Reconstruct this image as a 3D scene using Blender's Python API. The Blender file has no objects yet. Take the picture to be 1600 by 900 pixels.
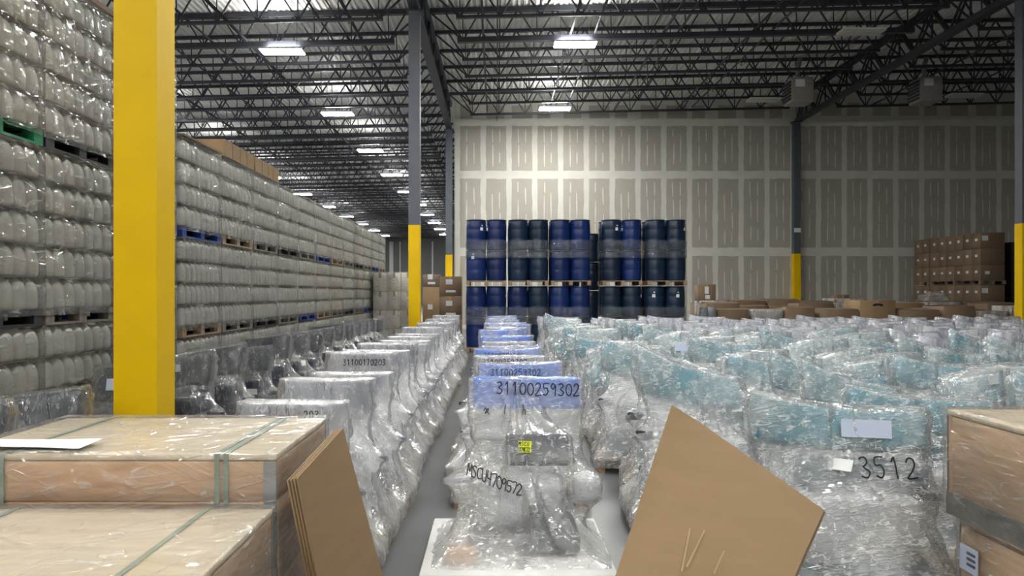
import bpy, bmesh, math, random
import numpy as np
from mathutils import Vector, Matrix, noise
from mathutils.bvhtree import BVHTree

random.seed(7)
SC = bpy.context.scene
COL = SC.collection
PI = math.pi

# ------------------------------------------------------------------ camera, world, exposure
FPX, VX, VY, CZ = 1200.0, 776.0, 458.0, 1.70
cam_d = bpy.data.cameras.new('camera')
cam_d.sensor_width = 36.0
cam_d.lens = FPX / 1600 * 36
cam_d.shift_x = (800 - VX) / 1600
cam_d.shift_y = (VY - 450) / 1600
cam_d.clip_end = 400
cam = bpy.data.objects.new('camera', cam_d)
cam.location = (0, 0, CZ)
cam.rotation_euler = (PI / 2, 0, 0)
COL.objects.link(cam)
SC.camera = cam

world = bpy.data.worlds.new('world')
SC.world = world
world.use_nodes = True
world.node_tree.nodes['Background'].inputs[0].default_value = (0.6, 0.65, 0.7, 1)
world.node_tree.nodes['Background'].inputs[1].default_value = 0.02

SC.view_settings.view_transform = 'Standard'
SC.view_settings.look = 'None'
SC.view_settings.gamma = 1
SC.view_settings.use_curve_mapping = False
SC.view_settings.exposure = 2.2
LAMP = 44.0
SC.cycles.transparent_max_bounces = 14
SC.cycles.max_bounces = 5
SC.cycles.diffuse_bounces = 3
SC.cycles.glossy_bounces = 2
SC.cycles.use_adaptive_sampling = True
SC.cycles.adaptive_threshold = .08
SC.cycles.sample_clamp_indirect = 4.0
SC.cycles.use_denoising = True

# ------------------------------------------------------------------ helpers
class MB:
    def __init__(s):
        s.v = []; s.f = []
    def add(s, vs, fs):
        n = len(s.v)
        s.v += [tuple(p) for p in vs]
        s.f += [tuple(i + n for i in f) for f in fs]
        return s
    def box(s, x0, x1, y0, y1, z0, z1):
        return s.add([(x0,y0,z0),(x1,y0,z0),(x1,y1,z0),(x0,y1,z0),(x0,y0,z1),(x1,y0,z1),(x1,y1,z1),(x0,y1,z1)],
                     [(0,3,2,1),(4,5,6,7),(0,1,5,4),(1,2,6,5),(2,3,7,6),(3,0,4,7)])
    def cbox(s, c, d):
        return s.box(c[0]-d[0]/2, c[0]+d[0]/2, c[1]-d[1]/2, c[1]+d[1]/2, c[2]-d[2]/2, c[2]+d[2]/2)
    def bar(s, p, q, w, h=None, up=(0, 0, 1)):
        p = Vector(p); q = Vector(q); h = h or w
        t = (q - p).normalized(); u = Vector(up)
        if abs(t.dot(u)) > .98: u = Vector((0, 1, 0))
        a = t.cross(u).normalized() * w / 2; b = a.cross(t).normalized() * h / 2
        vs = [p-a-b, p+a-b, p+a+b, p-a+b, q-a-b, q+a-b, q+a+b, q-a+b]
        return s.add(vs, [(0,1,2,3),(4,7,6,5),(0,4,5,1),(1,5,6,2),(2,6,7,3),(3,7,4,0)])
    def loft(s, rings, cap=(True, True)):
        n = len(rings[0]); m = len(rings); fs = []
        for i in range(m - 1):
            for j in range(n):
                a = i*n + j; b = i*n + (j+1) % n
                fs.append((a, b, b + n, a + n))
        if cap[0]: fs.append(tuple(reversed(range(n))))
        if cap[1]: fs.append(tuple(range((m-1)*n, m*n)))
        return s.add([p for r in rings for p in r], fs)
    def tube(s, path, r, n=8, cap=True):
        path = [Vector(p) for p in path]; rings = []
        for i, p in enumerate(path):
            t = (path[min(i+1, len(path)-1)] - path[max(i-1, 0)]).normalized()
            u = Vector((0, 0, 1)) if abs(t.z) < .95 else Vector((1, 0, 0))
            a = t.cross(u).normalized(); b = t.cross(a)
            rr = r[i] if isinstance(r, (list, tuple)) else r
            rings.append([p + a*math.cos(2*PI*k/n)*rr + b*math.sin(2*PI*k/n)*rr for k in range(n)])
        return s.loft(rings, (cap, cap))
    def lathe(s, prof, n=20, c=(0, 0)):
        rings = [[(c[0]+r*math.cos(2*PI*k/n), c[1]+r*math.sin(2*PI*k/n), z) for k in range(n)] for r, z in prof]
        return s.loft(rings)
    def move(s, d):
        s.v = [(a+d[0], b+d[1], c+d[2]) for a, b, c in s.v]; return s
    def mesh(s, name, mat, smooth=False, fix=True):
        me = bpy.data.meshes.new(name)
        me.from_pydata(s.v, [], s.f)
        if fix:
            bm = bmesh.new(); bm.from_mesh(me)
            bmesh.ops.recalc_face_normals(bm, faces=bm.faces)
            bm.to_mesh(me); bm.free()
        if mat: me.materials.append(mat)
        if smooth:
            me.polygons.foreach_set('use_smooth', [True]*len(me.polygons))
            if smooth == 'auto':
                try: me.set_sharp_from_angle(angle=math.radians(40))
                except Exception: pass
        me.update()
        return me
    def build(s, name, mat, parent=None, smooth=False, fix=True):
        return put(name, s.mesh(name, mat, smooth, fix), parent)

def put(name, me, parent=None, loc=None, rz=0):
    o = bpy.data.objects.new(name, me)
    COL.objects.link(o)
    if parent: o.parent = parent
    if loc is not None: o.location = loc
    if rz: o.rotation_euler = (0, 0, rz)
    return o
def tag(o, label, cat, group=None):
    o['label'] = label; o['category'] = cat
    if group: o['group'] = group
    return o
def empty(name, loc=(0, 0, 0), rz=0):
    o = bpy.data.objects.new(name, None); COL.objects.link(o)
    o.empty_display_size = .1
    o.location = loc; o.rotation_euler = (0, 0, rz); return o
def struct(o):
    o['kind'] = 'structure'; return o
def rbox_mesh(name, c, d, bev, mat, seg=2, rot=None, taper=None):
    bm = bmesh.new()
    bmesh.ops.create_cube(bm, size=1)
    for v in bm.verts:
        tx = taper if (taper and v.co.z > 0) else 1
        v.co = Vector((v.co.x*d[0]*tx, v.co.y*d[1]*tx, v.co.z*d[2]))
    bmesh.ops.bevel(bm, geom=list(bm.edges), offset=bev, segments=seg, affect='EDGES', profile=.6)
    if rot is not None: bm.transform(rmat(rot))
    bm.transform(Matrix.Translation(c))
    me = bpy.data.meshes.new(name); bm.to_mesh(me); bm.free()
    if mat: me.materials.append(mat)
    me.polygons.foreach_set('use_smooth', [True]*len(me.polygons))
    try: me.set_sharp_from_angle(angle=math.radians(50))
    except Exception: pass
    return me
ORD = ['zeroth','first','second','third','fourth','fifth','sixth','seventh','eighth','ninth','tenth','eleventh','twelfth','thirteenth',
       'fourteenth','fifteenth','sixteenth','seventeenth','eighteenth','nineteenth','twentieth']
TENS = {2: 'twenty', 3: 'thirty', 4: 'forty', 5: 'fifty', 6: 'sixty'}
def ordinal(n):
    if n <= 20: return ORD[n]
    t, u = divmod(n, 10)
    if u == 0: return TENS[t][:-1] + 'ieth'
    return TENS[t] + '-' + ORD[u]
def at(px, py, d):
    return Vector(((px-VX)*d/FPX, d, CZ-(py-VY)*d/FPX))

# ------------------------------------------------------------------ materials
def new_mat(name):
    m = bpy.data.materials.new(name); m.use_nodes = True
    nt = m.node_tree; nt.nodes.clear()
    out = nt.nodes.new('ShaderNodeOutputMaterial')
    return m, nt, out
def srgb(r, g, b):
    def f(c):
        c /= 255
        return c/12.92 if c <= .04045 else ((c+.055)/1.055)**2.4
    return (f(r), f(g), f(b), 1)
def plain(name, col, rough=.6, metal=0, var=.12, scale=6, bump=0, bscale=40, stretch=(1, 1, 1), spec=.5, col2=None, per_obj=0):
    m, nt, out = new_mat(name); N = nt.nodes.new; L = nt.links.new
    p = N('ShaderNodeBsdfPrincipled')
    p.inputs['Roughness'].default_value = rough; p.inputs['Metallic'].default_value = metal
    p.inputs['Specular IOR Level'].default_value = spec
    tc = N('ShaderNodeTexCoord'); mp = N('ShaderNodeMapping'); mp.inputs['Scale'].default_value = stretch
    L(tc.outputs['Object'], mp.inputs['Vector'])
    nz = N('ShaderNodeTexNoise'); nz.inputs['Scale'].default_value = scale; nz.inputs['Detail'].default_value = 4
    L(mp.outputs[0], nz.inputs['Vector'])
    cr = N('ShaderNodeMix'); cr.data_type = 'RGBA'
    c2 = col2 or tuple(min(1, c*(1+var)) for c in col[:3]) + (1,)
    c1 = col if col2 else tuple(c*(1-var) for c in col[:3]) + (1,)
    rmp = N('ShaderNodeMapRange'); rmp.inputs[1].default_value = .3; rmp.inputs[2].default_value = .7
    L(nz.outputs[0], rmp.inputs[0]); L(rmp.outputs[0], cr.inputs[0])
    cr.inputs[6].default_value = c1; cr.inputs[7].default_value = c2
    src = cr.outputs[2]
    if per_obj:
        oi = N('ShaderNodeObjectInfo'); hs = N('ShaderNodeHueSaturation')
        mr = N('ShaderNodeMapRange'); mr.inputs[3].default_value = 1-per_obj; mr.inputs[4].default_value = 1+per_obj
        L(oi.outputs['Random'], mr.inputs[0]); L(mr.outputs[0], hs.inputs['Value']); L(src, hs.inputs['Color']); src = hs.outputs[0]
    L(src, p.inputs['Base Color'])
    if bump:
        n2 = N('ShaderNodeTexNoise'); n2.inputs['Scale'].default_value = bscale; n2.inputs['Detail'].default_value = 3
        L(mp.outputs[0], n2.inputs['Vector'])
        b = N('ShaderNodeBump'); b.inputs['Strength'].default_value = bump; b.inputs['Distance'].default_value = .02
        L(n2.outputs[0], b.inputs['Height']); L(b.outputs[0], p.inputs['Normal'])
    L(p.outputs[0], out.inputs[0])
    return m
def film(name, tint, haze0, haze1, scale, stretch, bump, ior=1.45, rough=.1, glint=.5, s2=16, sstr=(1, 1, .25), thr=.78):
    """clear stretch film: transparent sheet, milky where stretched, glints painted as white streaks along its fine creases, glossy"""
    m, nt, out = new_mat(name); N = nt.nodes.new; L = nt.links.new
    tc = N('ShaderNodeTexCoord'); oi = N('ShaderNodeObjectInfo'); ad = N('ShaderNodeVectorMath'); ad.operation = 'ADD'
    sc = N('ShaderNodeMath'); sc.operation = 'MULTIPLY'; sc.inputs[1].default_value = 37
    L(oi.outputs['Random'], sc.inputs[0]); L(tc.outputs['Object'], ad.inputs[0]); L(sc.outputs[0], ad.inputs[1])
    def tex(st, scl, kind, det, dist, rot=(0, 0, 0)):
        m0 = N('ShaderNodeMapping'); m0.inputs['Rotation'].default_value = rot; L(ad.outputs[0], m0.inputs['Vector'])
        mp = N('ShaderNodeMapping'); mp.inputs['Scale'].default_value = st
        L(m0.outputs[0], mp.inputs['Vector'])
        nz = N('ShaderNodeTexNoise'); nz.noise_type = kind; nz.inputs['Scale'].default_value = scl
        nz.inputs['Detail'].default_value = det; nz.inputs['Distortion'].default_value = dist
        L(mp.outputs[0], nz.inputs['Vector']); return nz
    nz = tex(stretch, scale, 'FBM', 4, .8)
    a = tex(sstr, s2, 'FBM', 1, .08, (.1, .22, .1)); b_ = tex(sstr, s2*.8, 'FBM', 1, .1, (-.2, -.45, -.3)); g_ = tex((1, 1, 1), s2*.55, 'FBM', 1, .2)
    def ridge(n, w):
        d = N('ShaderNodeMath'); d.operation = 'SUBTRACT'; d.inputs[1].default_value = .5; L(n.outputs[0], d.inputs[0])
        e = N('ShaderNodeMath'); e.operation = 'ABSOLUTE'; L(d.outputs[0], e.inputs[0])
        r = N('ShaderNodeMapRange'); r.inputs[1].default_value = 0; r.inputs[2].default_value = w; r.inputs[3].default_value = 1; r.inputs[4].default_value = 0
        L(e.outputs[0], r.inputs[0]); return r
    ra, rb = ridge(a, 1-thr), ridge(b_, (1-thr)*.8)
    mx = N('ShaderNodeMath'); mx.operation = 'MAXIMUM'; L(ra.outputs[0], mx.inputs[0]); L(rb.outputs[0], mx.inputs[1])
    pw = N('ShaderNodeMath'); pw.operation = 'POWER'; pw.inputs[1].default_value = 2.5; L(mx.outputs[0], pw.inputs[0])
    gate = N('ShaderNodeMapRange'); gate.inputs[1].default_value = .46; gate.inputs[2].default_value = .6; gate.inputs[3].default_value = .05
    L(g_.outputs[0], gate.inputs[0])
    ps = N('ShaderNodeMath'); ps.operation = 'MULTIPLY'; L(pw.outputs[0], ps.inputs[0]); L(gate.outputs[0], ps.inputs[1])
    rm = N('ShaderNodeMapRange'); rm.inputs[1].default_value = .33; rm.inputs[2].default_value = .67
    rm.inputs[3].default_value = haze0; rm.inputs[4].default_value = haze1
    L(nz.outputs[0], rm.inputs[0])
    hz = N('ShaderNodeMath'); hz.operation = 'MULTIPLY_ADD'; hz.inputs[1].default_value = glint; hz.use_clamp = True  # highlights painted in as white streaks on top of the haze
    L(ps.outputs[0], hz.inputs[0]); L(rm.outputs[0], hz.inputs[2])
    hb = N('ShaderNodeMath'); hb.operation = 'MULTIPLY_ADD'; hb.inputs[1].default_value = .5
    L(mx.outputs[0], hb.inputs[0]); L(nz.outputs[0], hb.inputs[2])
    b = N('ShaderNodeBump'); b.inputs['Strength'].default_value = bump; b.inputs['Distance'].default_value = .02
    L(hb.outputs[0], b.inputs['Height'])
    tr = N('ShaderNodeBsdfTransparent'); tr.inputs[0].default_value = (.97, .975, .98, 1)
    df = N('ShaderNodeBsdfDiffuse'); df.inputs[0].default_value = tint
    tl = N('ShaderNodeBsdfTranslucent'); tl.inputs[0].default_value = tint
    dm = N('ShaderNodeMixShader'); dm.inputs[0].default_value = .3
    L(df.outputs[0], dm.inputs[1]); L(tl.outputs[0], dm.inputs[2])
    gl = N('ShaderNodeBsdfGlossy'); gl.inputs['Roughness'].default_value = rough
    fr = N('ShaderNodeFresnel'); fr.inputs[0].default_value = ior
    L(b.outputs[0], gl.inputs['Normal']); L(b.outputs[0], df.inputs['Normal'])
    fm = N('ShaderNodeMath'); fm.operation = 'MULTIPLY_ADD'; fm.inputs[1].default_value = .45; fm.inputs[2].default_value = .06; L(fr.outputs[0], fm.inputs[0])
    m1 = N('ShaderNodeMixShader'); L(hz.outputs[0], m1.inputs[0]); L(tr.outputs[0], m1.inputs[1]); L(dm.outputs[0], m1.inputs[2])
    m2 = N('ShaderNodeMixShader'); L(fm.outputs[0], m2.inputs[0]); L(m1.outputs[0], m2.inputs[1]); L(gl.outputs[0], m2.inputs[2])
    L(m2.outputs[0], out.inputs[0])
    return m
def wood(name, c1, c2, stretch=(1, 12, 12), scale=3, rough=.6, knots=True):
    m, nt, out = new_mat(name); N = nt.nodes.new; L = nt.links.new
    p = N('ShaderNodeBsdfPrincipled'); p.inputs['Roughness'].default_value = rough
    tc = N('ShaderNodeTexCoord'); mp = N('ShaderNodeMapping'); mp.inputs['Scale'].default_value = stretch
    L(tc.outputs['Object'], mp.inputs['Vector'])
    nz = N('ShaderNodeTexNoise'); nz.inputs['Scale'].default_value = scale; nz.inputs['Detail'].default_value = 6; nz.inputs['Distortion'].default_value = .8
    L(mp.outputs[0], nz.inputs['Vector'])
    rm = N('ShaderNodeMapRange'); rm.inputs[1].default_value = .3; rm.inputs[2].default_value = .7
    L(nz.outputs[0], rm.inputs[0])
    mx = N('ShaderNodeMix'); mx.data_type = 'RGBA'; mx.inputs[6].default_value = c1; mx.inputs[7].default_value = c2
    L(rm.outputs[0], mx.inputs[0])
    src = mx.outputs[2]
    if knots:
        vo = N('ShaderNodeTexVoronoi'); vo.inputs['Scale'].default_value = 5
        L(tc.outputs['Object'], vo.inputs['Vector'])
        r2 = N('ShaderNodeMapRange'); r2.inputs[1].default_value = .05; r2.inputs[2].default_value = .1
        L(vo.outputs['Distance'], r2.inputs[0])
        m3 = N('ShaderNodeMix'); m3.data_type = 'RGBA'; m3.inputs[6].default_value = tuple(c*.35 for c in c1[:3]) + (1,)
        L(r2.outputs[0], m3.inputs[0]); L(src, m3.inputs[7]); src = m3.outputs[2]
    L(src, p.inputs['Base Color'])
    b = N('ShaderNodeBump'); b.inputs['Strength'].default_value = .15; b.inputs['Distance'].default_value = .01
    L(nz.outputs[0], b.inputs['Height']); L(b.outputs[0], p.inputs['Normal'])
    L(p.outputs[0], out.inputs[0])
    return m
def emit(name, col, s):
    m, nt, out = new_mat(name)
    e = nt.nodes.new('ShaderNodeEmission'); e.inputs[0].default_value = col; e.inputs[1].default_value = s
    nt.links.new(e.outputs[0], out.inputs[0]); return m

M = dict(
    deck_fill=emit('added_deck_fill', (1.0, .985, .95, 1), LAMP*1.1), lampwall=emit('lamp_glow_bright', (1.0, .98, .91, 1), LAMP*1.1),
    concrete=plain('concrete', srgb(104, 106, 108), .3, var=.15, scale=1.2, bump=.05),
    steel=plain('steel_paint', srgb(52, 55, 64), .5, var=.1),
    colsteel=plain('column_grey', srgb(84, 90, 98), .45, var=.06),
    deck=plain('roof_deck', srgb(226, 226, 222), .55, metal=0, var=.06, scale=1.5),
    yellow=plain('yellow_paint', srgb(232, 190, 0), .5, var=.05, scale=2, spec=.25),
    mud=plain('joint_compound', srgb(214, 214, 206), .8, var=.05, scale=2),
    sheet=plain('drywall_paper', srgb(176, 172, 163), .85, var=.04, scale=1.5),
    farwall=plain('far_wall_grey', srgb(120, 122, 122), .7, var=.06),
    white=plain('white_paint', srgb(225, 225, 222), .5, var=.03),
    greybox=plain('heater_grey', srgb(150, 148, 142), .5, var=.05),
    drum=plain('drum_blue', srgb(10, 36, 90), .38, var=.15, scale=2, per_obj=.25, bump=.05, bscale=8),
    drum2=plain('drum_dark_blue', srgb(15, 37, 62), .38, var=.15, scale=2, per_obj=.2, bump=.05, bscale=8),
    jug=plain('jug_plastic', srgb(192, 191, 184), .42, var=.06, scale=9, bump=.04, bscale=30),
    kraft=plain('kraft_board', srgb(146, 121, 90), .8, var=.05, scale=3, stretch=(1, 1, 6)),
    kraft2=plain('kraft_board_dark', srgb(128, 108, 88), .8, var=.08, scale=3, per_obj=.15),
    tan=plain('sheet_tan', srgb(122, 108, 94), .8, var=.1),
    tape=plain('tape', srgb(178, 150, 112), .3, var=.05),
    paper=plain('paper', srgb(232, 234, 236), .7, var=.02),
    lilac=plain('paper_bluish', srgb(196, 208, 232), .6, var=.04),
    print_=plain('print_grey', srgb(90, 92, 104), .7, var=.1),
    ink=plain('marker_ink', srgb(22, 22, 28), .5, var=.1),
    sticky=plain('sticky_yellow', srgb(226, 240, 30), .6, var=.03),
    pine=wood('pine', srgb(196, 152, 114), srgb(218, 182, 144), (1.2, 14, 14), 2.2),
    pine2=wood('pine_planks', srgb(176, 142, 106), srgb(204, 172, 134), (14, 1.2, 14), 2.2),
    ply=wood('plywood', srgb(198, 182, 154), srgb(218, 203, 178), (1.0, 9, 9), 2.0, knots=False),
    palletwood=wood('pallet_wood', srgb(120, 100, 80), srgb(168, 146, 120), (8, 8, 8), 2, .8, False),
    palletgrey=wood('pallet_wood_grey', srgb(92, 88, 84), srgb(134, 128, 120), (8, 8, 8), 2, .8, False),
    palletblue=plain('pallet_blue', srgb(26, 58, 130), .6),
    palletblack=plain('pallet_black', srgb(40, 42, 46), .6),
    palletgreen=plain('pallet_green', srgb(20, 120, 80), .6),
    strap=plain('strap_green', srgb(132, 150, 130), .4, var=.08, scale=20),
    metalcorner=plain('corner_metal', srgb(150, 154, 158), .35, metal=.6),
    blue=plain('shell_blue', srgb(70, 128, 228), .4, var=.08),
    teal=plain('shell_teal', srgb(100, 160, 176), .4, var=.12),
    tealpale=plain('shell_pale_teal', srgb(150, 178, 186), .4, var=.1),
    tealdark=plain('shell_teal_dark', srgb(34, 84, 100), .45, var=.15),
    lav=plain('shell_lavender', srgb(176, 182, 205), .4, var=.08),
    greyshell=plain('shell_grey', srgb(112, 118, 136), .4, var=.15),
    dark=plain('pad_dark', srgb(30, 40, 58), .5, var=.25, scale=8),
    darkgrey=plain('body_dark_grey', srgb(62, 66, 74), .45, var=.2, scale=5),
    midgrey=plain('body_mid_grey', srgb(120, 126, 132), .45, var=.2, scale=5),
    pale=plain('body_pale_grey', srgb(196, 198, 200), .5, var=.12, scale=4),
    black=plain('black_plastic', srgb(22, 23, 26), .5),
    foam=plain('white_foam_sheet', srgb(226, 226, 224), .7, var=.03),
    f_milk=film('film_milky', (.95, .96, .98, 1), .26, .72, 3.0, (1, 1, .4), .35, rough=.16, glint=.4, s2=34, sstr=(1, 1, .1), thr=.93),
    f_hero=film('film_white', (.97, .97, .96, 1), .06, .50, 2.6, (.7, 1, 1.3), .35, rough=.15, glint=.4, s2=34, sstr=(.1, 1, 1), thr=.93),
    f_clear=film('film_crinkled', (.98, .99, 1, 1), .12, .60, 2.6, (1, 1, .8), .7, rough=.16, glint=1.0, s2=40, sstr=(.06, 1, 1), thr=.92),
    f_dark=film('film_clear', (.9, .93, .96, 1), .02, .20, 2.2, (1, 1, .4), .45, rough=.15, glint=.3, s2=30, sstr=(1, 1, .06), thr=.94),
    f_jug=film('film_jug_wrap', (.86, .86, .82, 1), .03, .20, 3, (1, .6, 1), .4, rough=.14, glint=.35, s2=12, sstr=(.18, .18, 1), thr=.95),
    f_crate=film('film_on_crate', (.95, .95, .93, 1), .04, .18, 4, (.5, .5, 3), .4, rough=.15, glint=.28, s2=22, sstr=(.07, .2, 1), thr=.95),
    f_side=film('film_on_crate_side', (.92, .92, .9, 1), .03, .15, 4, (.5, .5, 3), .35, rough=.15, glint=.35, s2=22, sstr=(1, .07, 1), thr=.95),
    f_band=film('film_band', (.7, .78, .9, 1), .03, .12, 6, (1, 1, 4), .3, glint=.2, s2=14, sstr=(.15, .15, 1), thr=.96),
    lamp=emit('lamp_glow', (1.0, .985, .94, 1), LAMP),
    lampoff=plain('lamp_lens_off', srgb(205, 205, 200), .4, var=.02),
)

# ------------------------------------------------------------------ room shell
WALLY, FARY, XL, XR, YF = 36.4, 112.0, -36.0, 31.0, -22.0
SLOPE = .022
def zb(x): return 9.72 + SLOPE*(x + 1)          # joist bottom chord height
def zdeck(x): return zb(x) + 1.03
struct(MB().box(XL, XR, YF, FARY, -.2, 0).build('floor', M['concrete']))
# corrugated deck, flutes running with the view
dk = MB(); pitch = .19; n = int((XR-XL)/pitch); vs = []; fs = []
for i in range(n):
    x = XL + i*pitch
    for dx, dz in ((0, 0), (.06, 0), (.09, .045), (.16, .045)):
        vs += [(x+dx, YF, zdeck(x+dx)+dz), (x+dx, FARY, zdeck(x+dx)+dz)]
for i in range(n*4-1): fs.append((2*i, 2*i+2, 2*i+3, 2*i+1))
dk.add(vs, fs); struct(dk.build('ceiling', M['deck'], fix=False))
struct(MB().box(XL, XR, YF, FARY, 11.75, 11.85).build('roof', M['deck']))
wl = struct(MB().box(XL-.2, XL, YF, FARY, 0, 11.7).build('wall_left', M['farwall']))
struct(MB().box(XR, XR+.2, YF, FARY, 0, 11.7).build('wall_right', M['mud']))
struct(MB().box(XL, XR, YF-.2, YF, 0, 11.7).build('wall_front', M['mud']))
wf = struct(MB().box(XL, XR, FARY, FARY+.2, 0, 11.7).build('wall_far', M['farwall']))
for i in range(14):
    x = -24 + i*1.75
    MB().box(x, x+1.6, FARY-.06, FARY+.05, .05, 11.0).build('wall_panel', M['farwall'], wf)
for x, w in ((-15.6, .55), (-14.15, .16), (-12.85, .22), (-9.45, .22)):
    MB().box(x, x+w, FARY-.3, FARY-.05, 0, 9.2).build('white_post', M['white'], wf)
# drywall partition
WL = -2.0
wb = struct(MB().box(WL, XR, WALLY, WALLY+.16, 0, 11.6).build('wall_back', M['mud']))
def sheet_mesh(w, h, seed, slant=0):
    r = random.Random(seed); pts = []
    def edge(a, b, k, nrm):
        for i in range(k):
            t = i/k; j = r.uniform(-.018, .018)
            pts.append((a[0]+(b[0]-a[0])*t + nrm[0]*j, a[1]+(b[1]-a[1])*t + nrm[1]*j))
    edge((0, 0), (w, 0), 5, (0, 1)); edge((w, 0), (w, h), 9, (1, 0)); edge((w, h), (0, h), 5, (0, 1)); edge((0, h), (0, 0), 9, (1, 0))
    k = len(pts)
    vs = [(x, -.006, z) for x, z in pts] + [(x, .004, z) for x, z in pts]
    fs = [tuple(range(k))] + [(i, i+k, (i+1) % k + k, (i+1) % k) for i in range(k)]
    return MB().add(vs, fs).mesh('drywall_sheet', M['sheet'])
def mud_mesh(w, h, seed):
    r = random.Random(seed); mb = MB()
    for fx in (.33, .68):
        z = r.uniform(.1, .5)
        while z < h - .35:
            l = min(r.uniform(.5, 1.35), h - z - .15); x = w*fx + r.uniform(-.03, .03); dx = r.uniform(-.02, .02)
            k = 5; a = []; b = []
            for i in range(k+1):
                t = i/k; ww = .028*(.45+.55*math.sin(PI*min(.95, max(.05, t)))) * r.uniform(.8, 1.2)
                a.append((x+dx*t-ww, -.010, z+l*t)); b.append((x+dx*t+ww, -.010, z+l*t))
            m = a + b[::-1]; mb.add(m + [(p[0], -.004, p[2]) for p in m], [tuple(range(len(m)))])
            z += l + r.uniform(.08, .5)
    return mb.mesh('fastener_compound', M['mud'], fix=False)
PW = 1.222; SW = .97
rows = [(.20, 3.26), (3.86, 3.26), (7.50, 2.12)]
sh = {(h, s): (sheet_mesh(SW, h, s*7+int(h*10)), mud_mesh(SW, h, s*13+int(h*10))) for _, h in rows for s in range(4)}
k = 0
xs = WL + .27
while xs < XR - 1:
    for z0, h in rows:
        s = random.randrange(4); a, b = sh[(h, s)]
        dz = .12 if (z0 > 7 and xs > 13.6) else 0
        o = put('drywall_sheet', a, wb, (xs, WALLY, z0+dz*0)); q = put('fastener_compound', b, o); q['kind'] = 'stuff'
    a = sh.setdefault(('t', k % 3), (sheet_mesh(random.choice((.97, .85, .6)), .62, 90+k % 3),))[0]
    put('drywall_sheet', a, wb, (xs, WALLY, 9.98 + (.12 if xs > 13.6 else 0)))
    xs += PW; k += 1

# ------------------------------------------------------------------ columns
def column(x, y, ytop, label, h):
    t = empty('steel_column', (x, y, 0)); w = .1525
    MB().box(-w, w, -w, w, ytop, h).build('steel_shaft', M['colsteel'], t)
    MB().box(-w-.003, w+.003, -w-.003, w+.003, 0, ytop).build('yellow_paint_band', M['yellow'], t)
    MB().box(-.25, .25, -.25, .25, 0, .025).build('base_plate', M['colsteel'], t)
    MB().box(-.22, .22, -.2, .2, h, h+.03).build('cap_plate', M['steel'], t)
    tag(t, label, 'column', 'warehouse roof columns'); return t
column(-2.61, 5.70, 4.6, 'nearest square column, bright yellow as far as one sees', 9.36)
column(-2.24, 21.0, 3.55, 'grey column with yellow lower part behind the grey wrapped row', 9.37)
column(14.42, 21.0, 3.6, 'grey column with yellow lower part at the right edge', 9.73)
column(-2.24, 36.15, 3.5, 'grey column at the left end of the drywall partition', 9.37)
c4 = column(14.1, 36.15, 3.55, 'dark column with yellow foot against the middle of the drywall', 9.73)
MB().box(-.16, .16, -.17, -.155, 4.55, 4.75).build('sign_plate', M['white'], c4)
column(-18.7, 36.15, 3.5, 'grey column far left behind the jug pallets', 9.1)

# ------------------------------------------------------------------ roof steel
SPAN = 16.46; JD = .95
def joist_meshes():
    npan = 14; p = SPAN/npan
    tc = MB().box(.05, SPAN-.05, -.055, .055, JD-.05, JD+.06).mesh('top_chord', M['steel'])
    bc = MB().box(p*.9, SPAN-p*.9, -.05, .05, -.045, .045).mesh('bottom_chord', M['steel'])
    wb_ = MB()
    for i in range(1, npan):
        x = i*p
        wb_.bar((x, 0, 0), (x-p/2, 0, JD), .045, .045); wb_.bar((x, 0, 0), (x+p/2, 0, JD), .045, .045)
        wb_.bar((x, 0, 0), (x, 0, JD), .03, .03)
    wb_.bar((p, 0, 0), (.1, 0, JD), .05); wb_.bar((SPAN-p, 0, 0), (SPAN-.1, 0, JD), .05)
    return tc, bc, wb_.mesh('web_bars', M['steel'])
JM = joist_meshes()
heavy = (MB().box(.05, SPAN-.05, -.09, .09, JD-.09, JD+.06).mesh('top_chord', M['steel']),
         MB().box(1.0, SPAN-1.0, -.09, .09, -.08, .08).mesh('bottom_chord', M['steel']), JM[2])
def joist(x0, y, label, group, hv=False):
    t = empty('roof_joist', (x0, y, zb(x0))); t.rotation_euler = (0, -math.atan(SLOPE), 0)
    for nm, me in zip(('top_chord', 'bottom_chord', 'web_bars'), heavy if hv else JM):
        o = put(nm, me, t)
        if nm == 'web_bars': o['kind'] = 'stuff'
    tag(t, label, 'roof joist', group)
for k in range(9):
    joist(-2.24, 34.5-2.03*k, f'{ordinal(k+1)} dark open-web roof joist from the drywall, bay above the drums', 'joists of the middle bay', hv=(k == 5))
    joist(14.22, 34.5-2.03*k, f'{ordinal(k+1)} dark open-web roof joist from the drywall, unlit right bay', 'joists of the right bay')
i = 0
for k in range(8, -37, -1):
    i += 1
    joist(-2.24-SPAN, 34.5-2.03*k, f'{ordinal(i)} dark open-web roof joist from the camera, left bay above the jugs', 'joists of the left bay', hv=(k in (5, -2, -5)))
def girder(x, y0, y1, label):
    t = empty('joist_girder', (x, y0, zb(x)-.2)); L = y1-y0; D = 1.1
    for s, nm, z in ((1, 'top_chord', D), (0, 'bottom_chord', 0)):
        MB().box(-.13, .13, 0, L, z-.09, z+.09).build(nm, M['steel'], t)
    n_ = int(L/2.03)
    for j in range(n_):
        a = j*L/n_; b = (j+.5)*L/n_; c = (j+1)*L/n_
        for p, q in (((0, a, 0), (0, b, D)), ((0, b, D), (0, c, 0))):
            for sx in (-.06, .06):
                MB().bar((sx, p[1], p[2]), (sx, q[1], q[2]), .05, .07).build('web_diagonal', M['steel'], t)
        MB().bar((0, b, 0), (0, b, D), .05).build('web_post', M['steel'], t)
    tag(t, label, 'girder', 'joist girders along the columns')
girder(-2.24, 5.7, 36.3, 'dark girder running over the column left of the drums')
girder(14.22, 5.7, 36.3, 'deep dark truss girder running over the right-hand columns')
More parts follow.
